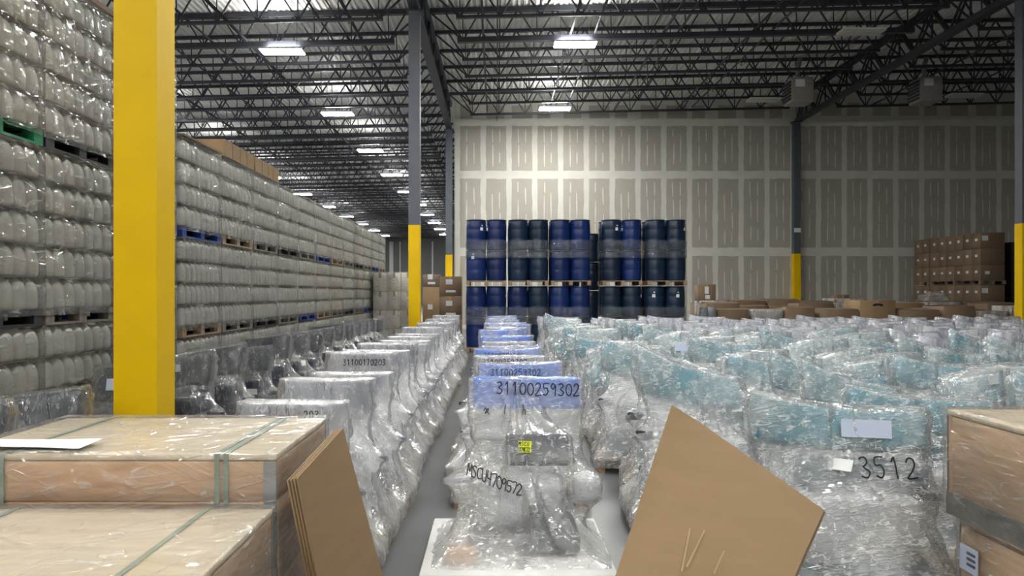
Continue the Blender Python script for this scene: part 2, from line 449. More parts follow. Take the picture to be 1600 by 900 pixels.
pipes = [(-12.6, 20, 80, .05), (-10.4, 20, 70, .03), (-9.0, 20, 60, .03), (-7.9, 20, 90, .05), (-5.2, 20, 90, .03), (-4.3, 20, 90, .05),
         (-.42, 15, 34.2, .035), (.02, 15, 36.3, .02), (2.34, 15, 35.3, .035), (3.1, 15, 34.0, .035), (5.3, 15, 34.6, .045), (5.75, 15, 33.0, .03),
         (8.15, 15, 35, .035), (8.75, 15, 34.4, .03), (11.9, 15, 34.8, .03), (17.0, 15, 35, .035), (19.5, 15, 35, .03)]
for i, (x, a, b, r) in enumerate(pipes):
    t = empty('sprinkler_pipe', (x, a, zb(x)+.11))
    MB().tube([(0, 0, 0), (0, b-a, 0)], r, 8).build('pipe_run', M['steel'], t, True)
    y = 1.0 + (i % 3)*.7
    while y < min(b-a, 24):
        MB().tube([(0, y, -r), (0, y, -.16), (0, y, -.19)], [.012, .012, .035], 6).build('sprinkler_head', M['steel'], t)
        y += 3.6
    side = 'left of the grey middle column' if x < -2.3 else 'in the bay above the drums' if x < 14 else 'in the unlit right bay'
    sub = [p[0] for p in pipes if (p[0] < -2.3) == (x < -2.3) and (p[0] > 14) == (x > 14)]
    tag(t, f'{ordinal(sub.index(x)+1)} thin roof pipe from the left, {side}', 'pipe', 'pipes under the roof deck')

# ------------------------------------------------------------------ lamps
def lamp(x, y, z, lit, label, group):
    t = empty('high_bay_lamp', (x, y, z))
    hb = MB()
    hb.loft([[(-.66, -.29, 0), (.66, -.29, 0), (.66, .29, 0), (-.66, .29, 0)], [(-.66, -.29, .05), (.66, -.29, .05), (.66, .29, .05), (-.66, .29, .05)],
             [(-.6, -.12, .1), (.6, -.12, .1), (.6, .12, .1), (-.6, .12, .1)]])
    hb.build('lamp_housing', M['white'], t)
    for k in (-1, 1):
        MB().box(-.64, .64, k*.145-.12, k*.145+.12, -.035, -.001).build('lamp_lens', (M['lampwall'] if (x > 0 and y > 20) else M['lamp']) if lit else M['lampoff'], t)
    zt = zdeck(x) - z
    if lit: MB().box(-.5, .5, -.05, .05, .101, .106).build('added_fill_strip', M['deck_fill'], t)  # added glowing strip on the housing, there to brighten the roof deck
    for k in (-.45, .45):
        MB().tube([(k, 0, .1), (k, .02, zt*.6), (k, 0, max(zt, .2))], .008, 5).build('hanger_wire', M['steel'], t)
    tag(t, label, 'lamp', group)
for nm, x, y0, cnt in (('left', -6.75, -17.8, 15), ('far-left', -14.6, 7.4, 12)):
    for k in range(cnt):
        y = y0 + 8.4*k
        lamp(x, y, zb(x)-.28, True, f'lit white strip lamp, {ordinal(k+1)} from the camera in the {nm} lamp row', f'lamps of the {nm} row')
for k in range(7):
    y = -17.8+8.4*k
    if y < 35: lamp(2.47, y, zb(2.47)-.26, True, f'lit white strip lamp, {ordinal(k+1)} from the camera in the row above the drums', 'lamps above the drums')
for x, y, l in ((11.3, 23.8, 'unlit pale strip lamp near the top right, before the truss girder'), (11.2, 32.2, 'unlit pale strip lamp left of the hanging heater by the drywall'),
                (19.6, 32.2, 'unlit pale strip lamp close to the drywall at far right')):
    lamp(x, y, zb(x)-.2, False, l, 'unlit lamps of the right bays')
# ------------------------------------------------------------------ hanging heaters
def heater(x, y, z, label, flip):
    t = empty('unit_heater', (x, y, z))
    put('heater_body', rbox_mesh('heater_body', (0, 0, 0), (.82, .9, .95), .03, M['greybox']), t)
    for k in range(6):
        MB().box(-.47*flip-.03, -.47*flip+.03, -.38, .38, -.38+k*.13, -.32+k*.13).build('louver_slat', M['steel'], t)
    MB().tube([(0, .1, .45), (0, .1, 1.0), (.1, .1, 1.35)], .09, 10).build('flue_pipe', M['metalcorner'], t, True)
    for sx in (-.35, .35): MB().tube([(sx, 0, .45), (sx, 0, 1.2)], .012, 5).build('hanger_rod', M['steel'], t)
    MB().box(-.3, .05, -.475, -.455, .1, .38).build('rating_plate', M['paper'], t)
    tag(t, label, 'heater', 'hanging unit heaters')
heater(11.8, 30.0, 9.55, 'grey hanging unit heater above the dark middle column', 1)
heater(16.75, 30.0, 9.58, 'grey hanging unit heater right of the truss girder', 1)

# ------------------------------------------------------------------ pallets
def pallet_meshes(w, d, mat, h=.13):
    top = MB(); nb = 7
    for i in range(nb):
        y = -d/2 + (d-.1)*i/(nb-1)
        top.box(-w/2, w/2, y, y+.1, h-.022, h)
    blk = MB()
    for x in (-w/2+.05, 0, w/2-.05):
        blk.box(x-.05, x+.05, -d/2, d/2, 0, .018)
        for y in (-d/2+.06, 0, d/2-.06): blk.box(x-.05, x+.05, y-.06, y+.06, .018, h-.022)
    return top.mesh('deck_boards', mat), blk.mesh('blocks', mat)
def pallet_detail(t, w, d, mat, h=.13):
    nb = 7
    b = MB().box(-w/2, w/2, 0, .1, h-.022, h).mesh('board', mat)
    for i in range(nb): put('board', b, t, (0, -d/2+(d-.1)*i/(nb-1), 0))
    c = MB().box(-.05, .05, -.06, .06, .018, h-.022).mesh('block', mat); r = MB().box(-.05, .05, -d/2, d/2, 0, .018).mesh('runner_board', mat)
    for x in (-w/2+.05, 0, w/2-.05):
        put('runner_board', r, t, (x, 0, 0))
        for y in (-d/2+.06, 0, d/2-.06): put('block', c, t, (x, y, 0))

# ------------------------------------------------------------------ jug pallets on the left
FX = -3.65; WX = 1.16
def jug_rings(w=.148, h=.252, n=12):
    prof = [(.80, 0), (.97, .012), (1, .03), (1, .115), (.97, .145), (.88, .178), (.72, .208), (.50, .230), (.22, .243), (.2, h)]
    rings = []
    for s, z in prof:
        e = 4 if s > .7 else 2.6
        ring = []
        for k in range(n):
            a = 2*PI*(k+.5)/n; c, q = math.cos(a), math.sin(a)
            rr = (abs(c)**e + abs(q)**e)**(-1/e)
            ring.append((c*rr*s*w/2, q*rr*s*w/2 + (.5-.5*s)*.018, z))
        rings.append(ring)
    return rings
jugm = MB().loft(jug_rings()).mesh('plastic_jug', M['jug'], True)
def jug_film(wd, dp, h, layers, lh, seed, z0):
    r = random.Random(seed); mb = MB(); per = []
    hx, hy = wd/2+.012, dp/2+.012
    NL, NS = 60, 30
    for i in range(NS): per.append((-hx+2*hx*i/NS, -hy, 0, -1))
    for i in range(NL): per.append((hx, -hy+2*hy*i/NL, 1, 0))
    for i in range(NS): per.append((hx-2*hx*i/NS, hy, 0, 1))
    for i in range(NL): per.append((-hx, hy-2*hy*i/NL, -1, 0))
    rings = []; nzr = layers*9
    for j in range(nzr+1):
        z = z0 - .05 + (h + .05)*j/nzr
        ph = ((z - z0)/lh) % 1.0 if z > z0 else 0.5
        prof = min(1, (max(0, 1-ph)/.42)**.5) if ph > .58 else 1
        ring = []
        for x, y, nx, ny in per:
            nv = noise.noise(Vector((x*3+seed*5, y*3, z*2.2))); n2 = noise.noise(Vector((x*9, y*11+seed, z*5)))
            tens = 1-abs(noise.noise(Vector((seed*3.1, y*1.5+z*3.2, x*1.4))))*1.0
            off = -.030*(1-prof)*(.5+.9*abs(nv)) + .012*n2 + .012*(tens**6)
            ring.append((x+nx*off, y+ny*off, z))
        rings.append(ring)
    mb.loft(rings, (False, False))
    return mb.mesh('stretch_film', M['f_jug'], True)
stuff = MB(); jr = jug_rings(n=8)
def jug_stuff(x, y, z):
    stuff.loft([[(p[0]+x, p[1]+y, p[2]+z) for p in r] for r in jr])
pal_cache = {}; film_cache = {}; sheet_cache = {}
def jug_stack(y0, y1, tiers, layers, where, indiv, near, si):
    dp = y1-y0; cy = (y0+y1)/2; cx = FX-WX/2; lh = .262; th = .13+layers*lh
    for ti in range(tiers):
        z = ti*th
        tn = {0: 'bottom', 1: 'middle', 2: 'top'}[ti]
        mats = ['palletgrey', 'palletgrey', 'palletblue', 'palletblack', 'palletwood']
        pm = mats[(si*2+ti*3) % 5]
        if near and ti == 2 and si == 0: pm = 'palletgreen'
        t = empty('pallet', (cx, cy, z))
        if near: pallet_detail(t, WX, dp, M[pm])
        else:
            key = (round(dp, 2), pm)
            if key not in pal_cache: pal_cache[key] = pallet_meshes(WX, dp, M[pm])
            for nm, me in zip(('deck_boards', 'blocks'), pal_cache[key]): put(nm, me, t)
        colr = {'palletgrey': 'grey wooden', 'palletblue': 'blue', 'palletblack': 'black', 'palletwood': 'brown wooden', 'palletgreen': 'green'}[pm]
        tag(t, f'{colr} pallet under the {tn} jug load {where}', 'pallet', 'pallets of the jug stacks')
        key = (round(dp, 2), layers, (si+ti) % 3)
        if key not in film_cache: film_cache[key] = jug_film(WX, dp, layers*lh, layers, lh, si*3+ti+1, .13)
        o = put('stretch_film', film_cache[key], None, (cx, cy, z))
        tag(o, f'clear stretch film around the {tn} jug load {where}', 'plastic film', 'films of the jug stacks')
        key = round(dp, 2)
        if key not in sheet_cache: sheet_cache[key] = MB().cbox((0, 0, 0), (WX-.02, dp-.01, .005)).mesh('cardboard_sheet', M['tan'])
        nj = int(dp/.156); sp = (dp-.02)/nj
        for L in range(layers):
            zz = z+.13+L*lh
            so = put('cardboard_sheet', sheet_cache[key], None, (cx, cy, zz+lh-.005))
            tag(so, f'tan board on jug layer {ORD[L+1]} from below, {tn} load {where}', 'cardboard', 'boards between jug layers')
            for j in range(nj):
                yy = y0+.01+sp*(j+.5)
                if indiv(ti, L):
                    jo = put('plastic_jug', jugm, None, (FX-.085, yy, zz), random.choice((0, PI/2, PI, -PI/2))+random.uniform(-.12, .12))
                    tag(jo, f'pale jug {ordinal(j+1)} from left, layer {ordinal(layers-L)} down, {tn} load {where}', 'jug', 'pale jugs in the left pallet stacks')
                else: jug_stuff(FX-.085, yy, zz)
                jug_stuff(FX-.245, yy, zz)
        for xx in np.arange(-.41, -1.1, -.16):
            for L in range(layers): jug_stuff(FX+xx, y0+.1, z+.13+L*lh)
    return tiers*th
ftops = []
for si, (a, b, wh) in enumerate(((5.06, 6.18, 'at the left edge'), (6.22, 7.34, 'beside the yellow column'), (7.56, 8.72, 'behind the yellow column'))):
    zt = jug_stack(a, b, 3, 5, wh, (lambda ti, L: si < 2 and (ti > 0 or L > 1)), si < 2, si)
    o = MB().box(FX-WX-.02, FX+.02, a-.01, b+.01, zt+.002, zt+.05).build('cardboard_tray', M['kraft2'])
    tag(o, f'cardboard cap on the tall jug stack {wh}', 'cardboard', 'caps of the jug stacks')
y = 8.92
for si in range(12):
    wh = f'{ordinal(si+1)} stack past the yellow column'
    ind = (lambda ti, L: (si == 0 and ti > 0) or (si == 1 and ti == 2))
    zt = jug_stack(y, y+1.25, 3, 4, wh, ind, si < 1, si+3)
    if si < 3:
        t = empty('cardboard_tray', (FX-WX/2, y+.62, zt+.002))
        MB().box(-WX/2-.02, WX/2+.02, -.62, .62, 0, .02+.2*(si > 0)).build('cap_board', M['kraft2'] if si == 0 else M['kraft'], t)
        if si > 0:
            for yy in (-.3, .02, .3): MB().box(WX/2+.02, WX/2+.026, yy-.004, yy+.004, .01, .21).build('board_seam', M['tan'], t)
        tag(t, f'cardboard cap on the jug stack, {wh}', 'cardboard', 'caps of the jug stacks')
    y += 1.375 if si > 2 else 1.32
so = stuff.build('plastic_jugs', M['jug'], None, True, fix=False); so['kind'] = 'stuff'
tag(so, 'pale plastic jugs packed deep in the wrapped pallet stacks', 'jugs')

# ------------------------------------------------------------------ blue drums
DR, DH = .292, .895
prof = [(.26, 0), (.278, .01), (.283, .03), (.288, .2), (DR, .3), (DR-.004, .315), (DR, .33), (DR, .57), (DR-.004, .585), (DR, .6), (.288, .7), (.278, .80),
        (.272, .82), (.272, .828), (.283, .835), (.285, .855), (.278, .868), (.262, .872), (.258, .86), (.0, .858)]
drumm = {}
for nm in ('drum', 'drum2'): drumm[nm] = MB().lathe([(r, z) for r, z in prof[:-1]] + [(.02, .858)], 28).mesh('drum_body', M[nm], 'auto')
ringm = MB().lathe([(.279, .838), (.291, .842), (.291, .862), (.279, .866)], 28).mesh('rim_ring', M['drum2'], True)
bung = MB().lathe([(.03, .858), (.03, .872), (.024, .875)], 10).mesh('bung', M['black'], True)
def sticker(parent, ang, z, w=.09, h=.09):
    mb = MB(); k = 4; vs = []
    for zz in (z, z+h):
        for i in range(k+1):
            a = ang + (i/k-.5)*w/DR; vs.append(((DR+.004)*math.sin(a), -(DR+.004)*math.cos(a), zz))
    mb.add(vs, [(i, i+1, i+k+2, i+k+1) for i in range(k)])
    mb.build('paper_label', M['paper'], parent, fix=False)
DX = [-.89, .30, 1.55, 3.07, 4.32]; DY = 22.1; PH = .135
dpal = pallet_meshes(1.14, 1.18, M['palletwood'], PH)
def drum_at(x, y, z, dark, label, stick=()):
    t = empty('blue_drum', (x, y, z), random.uniform(-.1, .1))
    put('drum_body', drumm['drum2' if dark else 'drum'], t); put('rim_ring', ringm, t); put('bung', bung, t, (.17, 0, 0))
    for a, zz in stick: sticker(t, a, zz); sticker(t, a+.05, zz+.13, .04, .03)
    tag(t, label, 'drum', 'blue drums on stacked pallets')
stk = {(0, 1, 1, 0): [(.5, .55)], (0, 1, 1, 1): [(-1.2, .55)], (0, 1, 0, 0): [(-.3, .62)], (1, 1, 0, 1): [(1.2, .62)], (3, 1, 1, 0): [(.5, .55)], (3, 1, 1, 1): [(-1.25, .55)],
       (4, 1, 1, 1): [(.9, .55)], (4, 0, 1, 0): [(-.35, .55)], (4, 0, 1, 1): [(0, .55)], (3, 0, 1, 1): [(1.1, .55)], (0, 0, 1, 1): [(1.2, .55)]}
darks = {(1, 0), (1, 1), (3, 0), (4, 0), (4, 1)}
for p, x0 in enumerate(DX):
    for ti in (0, 1):
        z0 = ti*(PH+2*DH); jx = random.uniform(-.03, .03)
        t = empty('pallet', (x0+.59+jx, DY+.59, z0))
        for nm, me in zip(('deck_boards', 'blocks'), dpal): put(nm, me, t)
        tag(t, f'wooden pallet under the {"upper" if ti else "lower"} drums, {ordinal(p+1)} drum stack from the left', 'pallet', 'pallets of the drum stacks')
        for lv in (0, 1):
            for ix in (0, 1):
                for iy in (0, 1):
                    dk_ = (p, ix) in darks if ti else (p in (3, 4)) or (p == 1 and ix == 1)
                    pos = f'{"front" if iy == 0 else "back"} {"left" if ix == 0 else "right"}'
                    drum_at(x0+.295+.59*ix+jx, DY+.295+.59*iy, z0+PH+lv*DH, dk_,
                            f'{pos} blue drum, {["bottom","second","third","top"][ti*2+lv]} level, {ordinal(p+1)} drum stack from the left',
                            stk.get((p, ti, lv, ix), ()) if iy == 0 else ())
        # stretch film band holding the four columns
        r = random.Random(p*2+ti); hx = .60
        per = []
        for k in range(80):
            a = 2*PI*k/80; c, s_ = math.cos(a), math.sin(a)
            rr = (abs(c)**7+abs(s_)**7)**(-1/7)*(hx+.005); per.append((c*rr, s_*rr))
        rings = []
        for j in range(11):
            z = z0+PH+.66+.5*j/10
            rings.append([(x*(1+.012*noise.noise(Vector((x*4+p, y*4, z*9)))), y*(1+.012*noise.noise(Vector((x*4, y*4+p, z*9)))), z) for x, y in per])
        b = MB().loft(rings, (False, False)).build('film_band', M['f_band'], None, True, fix=False); b.location = (x0+.59+jx, DY+.59, 0)
        tag(b, f'stretch film band around the {"upper" if ti else "lower"} drums, {ordinal(p+1)} drum stack from the left', 'plastic film', 'film bands of the drum stacks')
for i, (x, y) in enumerate(((2.95, 24.2), (2.45, 25.4))):
    for lv in range(4):
        drum_at(x, y, lv*DH+.005+(.15 if lv > 1 else 0)*0, True, f'dark drum seen in the gap, {["bottom","second","third","top"][lv]} level, {"nearer" if i == 0 else "farther"} column', ())

# ------------------------------------------------------------------ cartons
def carton(name, c, d, mat, label, cat='carton', group=None, tape=True, lab=None, rz=0, flaps=False, parent=None):
    t = empty(name, c, rz); w, dd, h = d
    put('box_body', rbox_mesh('box_body', (0, 0, h/2), (w, dd, h), .006, mat, 1), t)
    if tape:
        MB().box(-w/2-.002, w/2+.002, -.03, .03, h-.0005, h+.002).build('packing_tape', M['tape'], t)
        MB().box(-.03, .03, -dd/2-.002, -dd/2, h-.15, h).build('packing_tape', M['tape'], t)
    if flaps:
        for s in (-1, 1):
            MB().bar((0, s*dd/2*.98, h+.004), (0, s*.02, h+.03), w*.98, .006, up=(0, 0, 1)).build('top_flap', mat, t)
    for l in (lab or ()):
        MB().box(*l).build('paper_label', M['paper'], t)
    tag(t, label, cat, group)
    return t
# wall of cartons on the right, before the drywall
SX = 18.9
for g, (ya, nb) in enumerate(((30.0, 6), (33.6, 2))):
    for ti in range(2):
        z0 = ti*2.05
        t = empty('pallet', (SX+.5, ya+nb*.29, z0)); w = 1.0
        for nm, me in zip(('deck_boards', 'blocks'), pallet_meshes(1.0, nb*.58, M['palletwood'], .14)): put(nm, me, t)
        tag(t, f'wooden pallet under the {"upper" if ti else "lower"} {"near" if g == 0 else "far"} cartons of the tall carton stack', 'pallet', 'pallets of the tall carton stack')
        for r_ in range(3):
            for b in range(nb):
                zt = z0+.14+r_*.63
                lab = [(-.482, -.476, -.1, .06, .3, .4)]
                if b == 0 and g == 0 and r_ == 2: lab.append((-.42, -.18, -.292, -.287, .3, .5))
                if b == 0 and g == 0 and r_ == 0 and ti: lab.append((-.3, -.12, -.292, -.287, .25, .37))
                carton('carton', (SX+.48, ya+b*.58+.29, zt), (.95, .572, .622), M['kraft2'],
                       f'brown carton in the tall stack, {"far" if g else "near"} part, {ordinal(b+1)} from the camera, row {ordinal(ti*3+r_+1)} up',
                       group='cartons of the tall stack', tape=False, lab=lab)
t = empty('wrapped_stack', (20.75, 30.6, 0))
for k in range(5): put('wrapped_layer', rbox_mesh('wrapped_layer', (0, 0, .38+k*.74), (1.15, 1.0, .73), .03, M['black']), t)
tag(t, 'black wrapped stack between the tall cartons and the right column', 'wrapped stack')
# bulk cartons in front of the drywall
rb = random.Random(11); ci = 0
for ri, (yy, zt) in enumerate(((23.3, 1.22), (25.1, 1.29), (26.9, 1.36), (28.7, 1.40))):
    x = 6.6+.3*ri; j = 0
    while x < 16.5:
        w = rb.uniform(.85, 1.3); h = zt+rb.uniform(-.16, .08); j += 1
        nm = f'{ordinal(j)} brown bulk carton from the drums, {ordinal(ri+1)} carton row behind the teal loads'
        big = (ri == 0 and 11.0 < x+w/2 < 12.2)
        if big: h = 1.48; w = 1.08; nm = 'brown carton with a black oval print behind the teal loads'
        t = carton('bulk_carton', (x+w/2, yy+.55, 0), (w, 1.1, h), M['kraft' if rb.random() < .15 or big else 'kraft2'], nm, group=None if big else 'bulk cartons before the drywall', flaps=not big, tape=big, rz=rb.uniform(-.05, .05))
        if big:
            mb = MB(); pts = []
            for k in range(9): a = PI*k/8; pts.append((-.17*math.cos(a), -.556, h-.16+.07*math.sin(a)))
            pts += [(.1, -.556, h-.18), (0, -.556, h-.15), (-.1, -.556, h-.18)]
            mb.add(pts, [tuple(range(len(pts)))]); mb.build('oval_print', M['black'], t)
        elif rb.random() < .5:
            rings = []
            for q in range(9):
                z = h-.5+.52*q/8
                rings.append([(c_[0]*(w/2+.015)+.02*noise.noise(Vector((c_[0]*3+ci, c_[1]*3, z*6))), c_[1]*.57+.02*noise.noise(Vector((c_[0]*3, c_[1]*3+ci, z*6))), z)
                              for c_ in [(max(-1, min(1, 1.35*math.cos(2*PI*k/40))), max(-1, min(1, 1.35*math.sin(2*PI*k/40)))) for k in range(40)]])
            MB().loft(rings, (False, True)).build('film_wrap', M['f_milk'], t, True, fix=False)
        x += w+rb.uniform(.03, .18); ci += 1
carton('carton', (7.45, 27.45, 1.43), (.62, .5, .58), M['kraft2'], 'dark brown carton with white labels standing right of the drums', lab=[(-.08, .06, -.256, -.25, .25, .5), (-.06, .1, -.256, -.25, .06, .2)])
carton('carton', (13.1, 29.25, 1.44), (.5, .4, .2), M['kraft2'], 'small flat brown carton lying on the far bulk cartons')
# loose film bundle on the cartons
mb = MB(); rings = []
for i in range(9):
    a = PI*i/8*.5
    rings.append([((.55+.15*noise.noise(Vector((math.cos(t_)*2, math.sin(t_)*2, i*.4))))*math.cos(a)*math.cos(t_), .4*math.cos(a)*math.sin(t_)*(1+.3*noise.noise(Vector((t_, i, 3)))), .33*math.sin(a)*(1+.4*noise.noise(Vector((math.cos(t_)*3, i*.7, math.sin(t_)*3))))) for t_ in [2*PI*k/24 for k in range(24)]])
o = mb.loft(rings).build('film_bundle', M['f_hero'], None, True); o.location = (15.6, 27.4, 1.42)
tag(o, 'crumpled white film bundle lying on the cartons before the tall stack', 'plastic film')
for i, x in enumerate((6.15, 6.5)):
    rings = [[((.17-.03*q/8)*(1+.15*noise.noise(Vector((math.cos(t_)*2+i*3, math.sin(t_)*2, q*.5))))*math.cos(t_), (.17-.03*q/8)*math.sin(t_), 1.28*q/8) for t_ in [2*PI*k/16 for k in range(16)]] for q in range(9)]
    o = MB().loft(rings).build('wrapped_roll', M['midgrey'], None, True); o.location = (x, 22.9+.3*i, 0)
    tag(o, f'grey film-wrapped roll standing beside the rightmost drums, {"left" if i == 0 else "right"} one', 'wrapped roll', 'grey rolls by the drums')
# white and brown cartons behind the grey column
for i in range(3):
    for k in range(4):
        carton('white_carton', (-3.36+.40*i, 22.6, .14+.54*k), (.39, .9, .53), M['white'], f'pale carton behind the grey column, {ordinal(i+1)} from left, row {ordinal(k+1)} up', group='pale cartons behind the grey column', lab=[(-.1, .1, -.456, -.451, .33, .38)])
t = empty('pallet', (-2.96, 22.6, 0))
for nm, me in zip(('deck_boards', 'blocks'), pallet_meshes(1.2, .95, M['palletgrey'], .135)): put(nm, me, t)
tag(t, 'grey wooden pallet under the pale cartons behind the grey column', 'pallet')
rings = [[(-2.96+c_[0]*(.615+.012*noise.noise(Vector((c_[0]*5, c_[1]*5, z*4)))), 22.6+c_[1]*(.47+.012*noise.noise(Vector((c_[0]*5, z*3, c_[1]*5)))), .1+z*2.22/10) for c_ in [(max(-1, min(1, 1.35*math.cos(2*PI*k/48))), max(-1, min(1, 1.35*math.sin(2*PI*k/48)))) for k in range(48)]] for z in range(11)]
o = MB().loft(rings, (False, False)).build('stretch_film', M['f_jug'], None, True, fix=False); tag(o, 'stretch film around the pale cartons behind the grey column', 'plastic film')
bc = [(-2.05, .52, .14, 1.75, 'kraft', 'brown carton with white labels right of the grey column'), (-1.45, .68, .14, .72, 'kraft2', 'lowest brown carton between the grey column and the drums'),
      (-1.45, .68, .87, .72, 'kraft2', 'middle brown carton between the grey column and the drums'), (-1.45, .68, 1.6, .62, 'kraft2', 'topmost brown carton between the grey column and the drums'),
      (-2.05, .5, 1.9, .38, 'tan', 'small brown wrapped carton on top beside the grey column')]
for x, w, z, h, mt, lb in bc:
    carton('carton', (x, 24.4, z), (w, .8, h), M[mt], lb, group='brown cartons right of the grey column', lab=[(-w*.2, w*.1, -.406, -.401, h*.6, h*.6+.16), (-w*.2, w*.25, -.406, -.401, h*.2, h*.2+.07)])
t = empty('pallet', (-1.75, 24.4, 0))
for nm, me in zip(('deck_boards', 'blocks'), pallet_meshes(1.4, .9, M['palletwood'], .135)): put(nm, me, t)
tag(t, 'wooden pallet under the brown cartons right of the grey column', 'pallet')

# ------------------------------------------------------------------ film-wrapped loads
def rmat(r):
    r = r if isinstance(r, tuple) else (r, 0)
    return Matrix.Rotation(r[1], 4, 'Y') @ Matrix.Rotation(r[0], 4, 'X')
def bm_boxes(pieces):
    """pieces: (centre, size, bevel, rotx) -> one bmesh used for draping"""
    bm = bmesh.new()
    for c, d, bev, rx in pieces:
        b2 = bmesh.new(); bmesh.ops.create_cube(b2, size=1)
        for v in b2.verts: v.co = Vector((v.co.x*d[0], v.co.y*d[1], v.co.z*d[2]))
        bmesh.ops.bevel(b2, geom=list(b2.edges), offset=bev, segments=2, affect='EDGES', profile=.6)
        b2.transform(rmat(rx))
        b2.transform(Matrix.Translation(c))
        me = bpy.data.meshes.new('tmp'); b2.to_mesh(me); b2.free(); bm.from_mesh(me); bpy.data.meshes.remove(me)
    return bm
def drape(pieces, axis, ztop, zbot, mat, seed, keep=.5, kvar=.3, nth=96, nz=54, crease=.03, fine=.007, name='film_wrap', skirt=.0, tips=(), sag=1.0, tens=1.6):
    bm = bm_boxes(pieces); tb = BVHTree.FromBMesh(bm)
    h2 = bmesh.new()
    for v in bm.verts: h2.verts.new(v.co)
    bmesh.ops.convex_hull(h2, input=list(h2.verts)); th = BVHTree.FromBMesh(h2)
    R = np.zeros((nz, nth)); RB = np.zeros((nz, nth)); C = []
    for i in range(nz):
        t = i/(nz-1); z = ztop + (zbot-ztop)*t**1.05; cy = axis(z); C.append((cy, z))
        zq = min(max(z, zbot+.004), ztop-.012)
        for j in range(nth):
            a = 2*PI*j/nth; d = Vector((math.cos(a), math.sin(a), 0)); o = Vector((0, cy, zq)) + d*3
            hh = th.ray_cast(o, -d, 3); hb = tb.ray_cast(o, -d, 3)
            rh = 3-hh[3] if hh[0] else .06
            rb_ = 3-hb[3] if hb[0] else min(rh, .06)
            nv = noise.noise(Vector((math.cos(a)*1.3+seed*7.3, math.sin(a)*1.3, z*2.2)))
            kk = min(1, max(0, keep+kvar*nv))
            R[i, j] = rb_+(rh-rb_)*kk; RB[i, j] = rb_
    h2.free(); bm.free()
    # taut sheet: relax inwards until it rests on what it covers
    dz_ = (ztop-zbot)/(nz-1); OB = RB + .012
    pull = sag*np.array([[noise.noise(Vector((math.cos(2*PI*j/nth)*1.5+seed*3, math.sin(2*PI*j/nth)*1.5, i*.09)))*.8+.7 for j in range(nth)] for i in range(nz)])
    R = np.maximum(R, OB)
    for it in range(340):
        wt = 1/np.maximum(.05, R*2*PI/nth)**2; wz = tens/dz_**2
        up = np.vstack([R[:1], R[:-1]]); dn = np.vstack([R[1:], R[-1:]])
        S = (wt*(np.roll(R, 1, 1)+np.roll(R, -1, 1)) + wz*(up+dn))/(2*wt+2*wz) - pull*5e-4
        S[-1] = R[-1]
        R = np.maximum(S, OB)
    rings = []
    for i, (cy, z) in enumerate(C):
        ring = []
        for j in range(nth):
            a = 2*PI*j/nth; ca, sa = math.cos(a), math.sin(a)
            # creases running obliquely down the sheet
            q = noise.noise(Vector((ca*3.2+seed, sa*3.2+z*.9, z*.8))); q2 = noise.noise(Vector((ca*6+z*3.0+seed*2, sa*6-z*2, z*1.6+seed)))
            rid = (1-abs(q)*2.2); rid2 = 1-abs(q2)*2.4
            w = crease*.6*max(0, rid)**2.5 + fine*2*max(0, rid2)**3 + fine*noise.noise(Vector((ca*14+seed, sa*14, z*12)))
            for (tx, ty, tz, ta) in tips:
                th_ = math.atan2(ty-cy, tx); da = (a-th_+PI) % (2*PI)-PI
                du = da*max(.2, R[i, j]); dz = z-tz; ds = math.hypot(du, dz)
                if ds < .55:
                    ph = math.atan2(dz, du); fo = max(0, 1-ds/.55)
                    rg = 1-abs(noise.noise(Vector((math.cos(ph)*2.6+seed, math.sin(ph)*2.6, tz*9+seed))))*2.6
                    w += .016*max(-.3, rg)*fo*min(1, ds/.1)
            r = max(R[i, j] + w, RB[i, j] + .011)
            ring.append((ca*r, cy+sa*r, z+ (.25*fine*noise.noise(Vector((ca*9, sa*9, z*9+seed))) if i else 0)))
        rings.append(ring)
    cy, z = C[0]; top = []
    for s in (.02, .2, .4, .58, .74, .87, .96):
        top.append([(x*s, cy+(y-cy)*s, z+.004+.012*(1-s)+.008*noise.noise(Vector((x*8+seed, y*8, s*3)))) for x, y, _ in rings[0]])
    mb = MB(); mb.loft(top+rings, (True, False))
    return mb.mesh(name, mat, True, fix=False)

PAL = (1.06, .80)
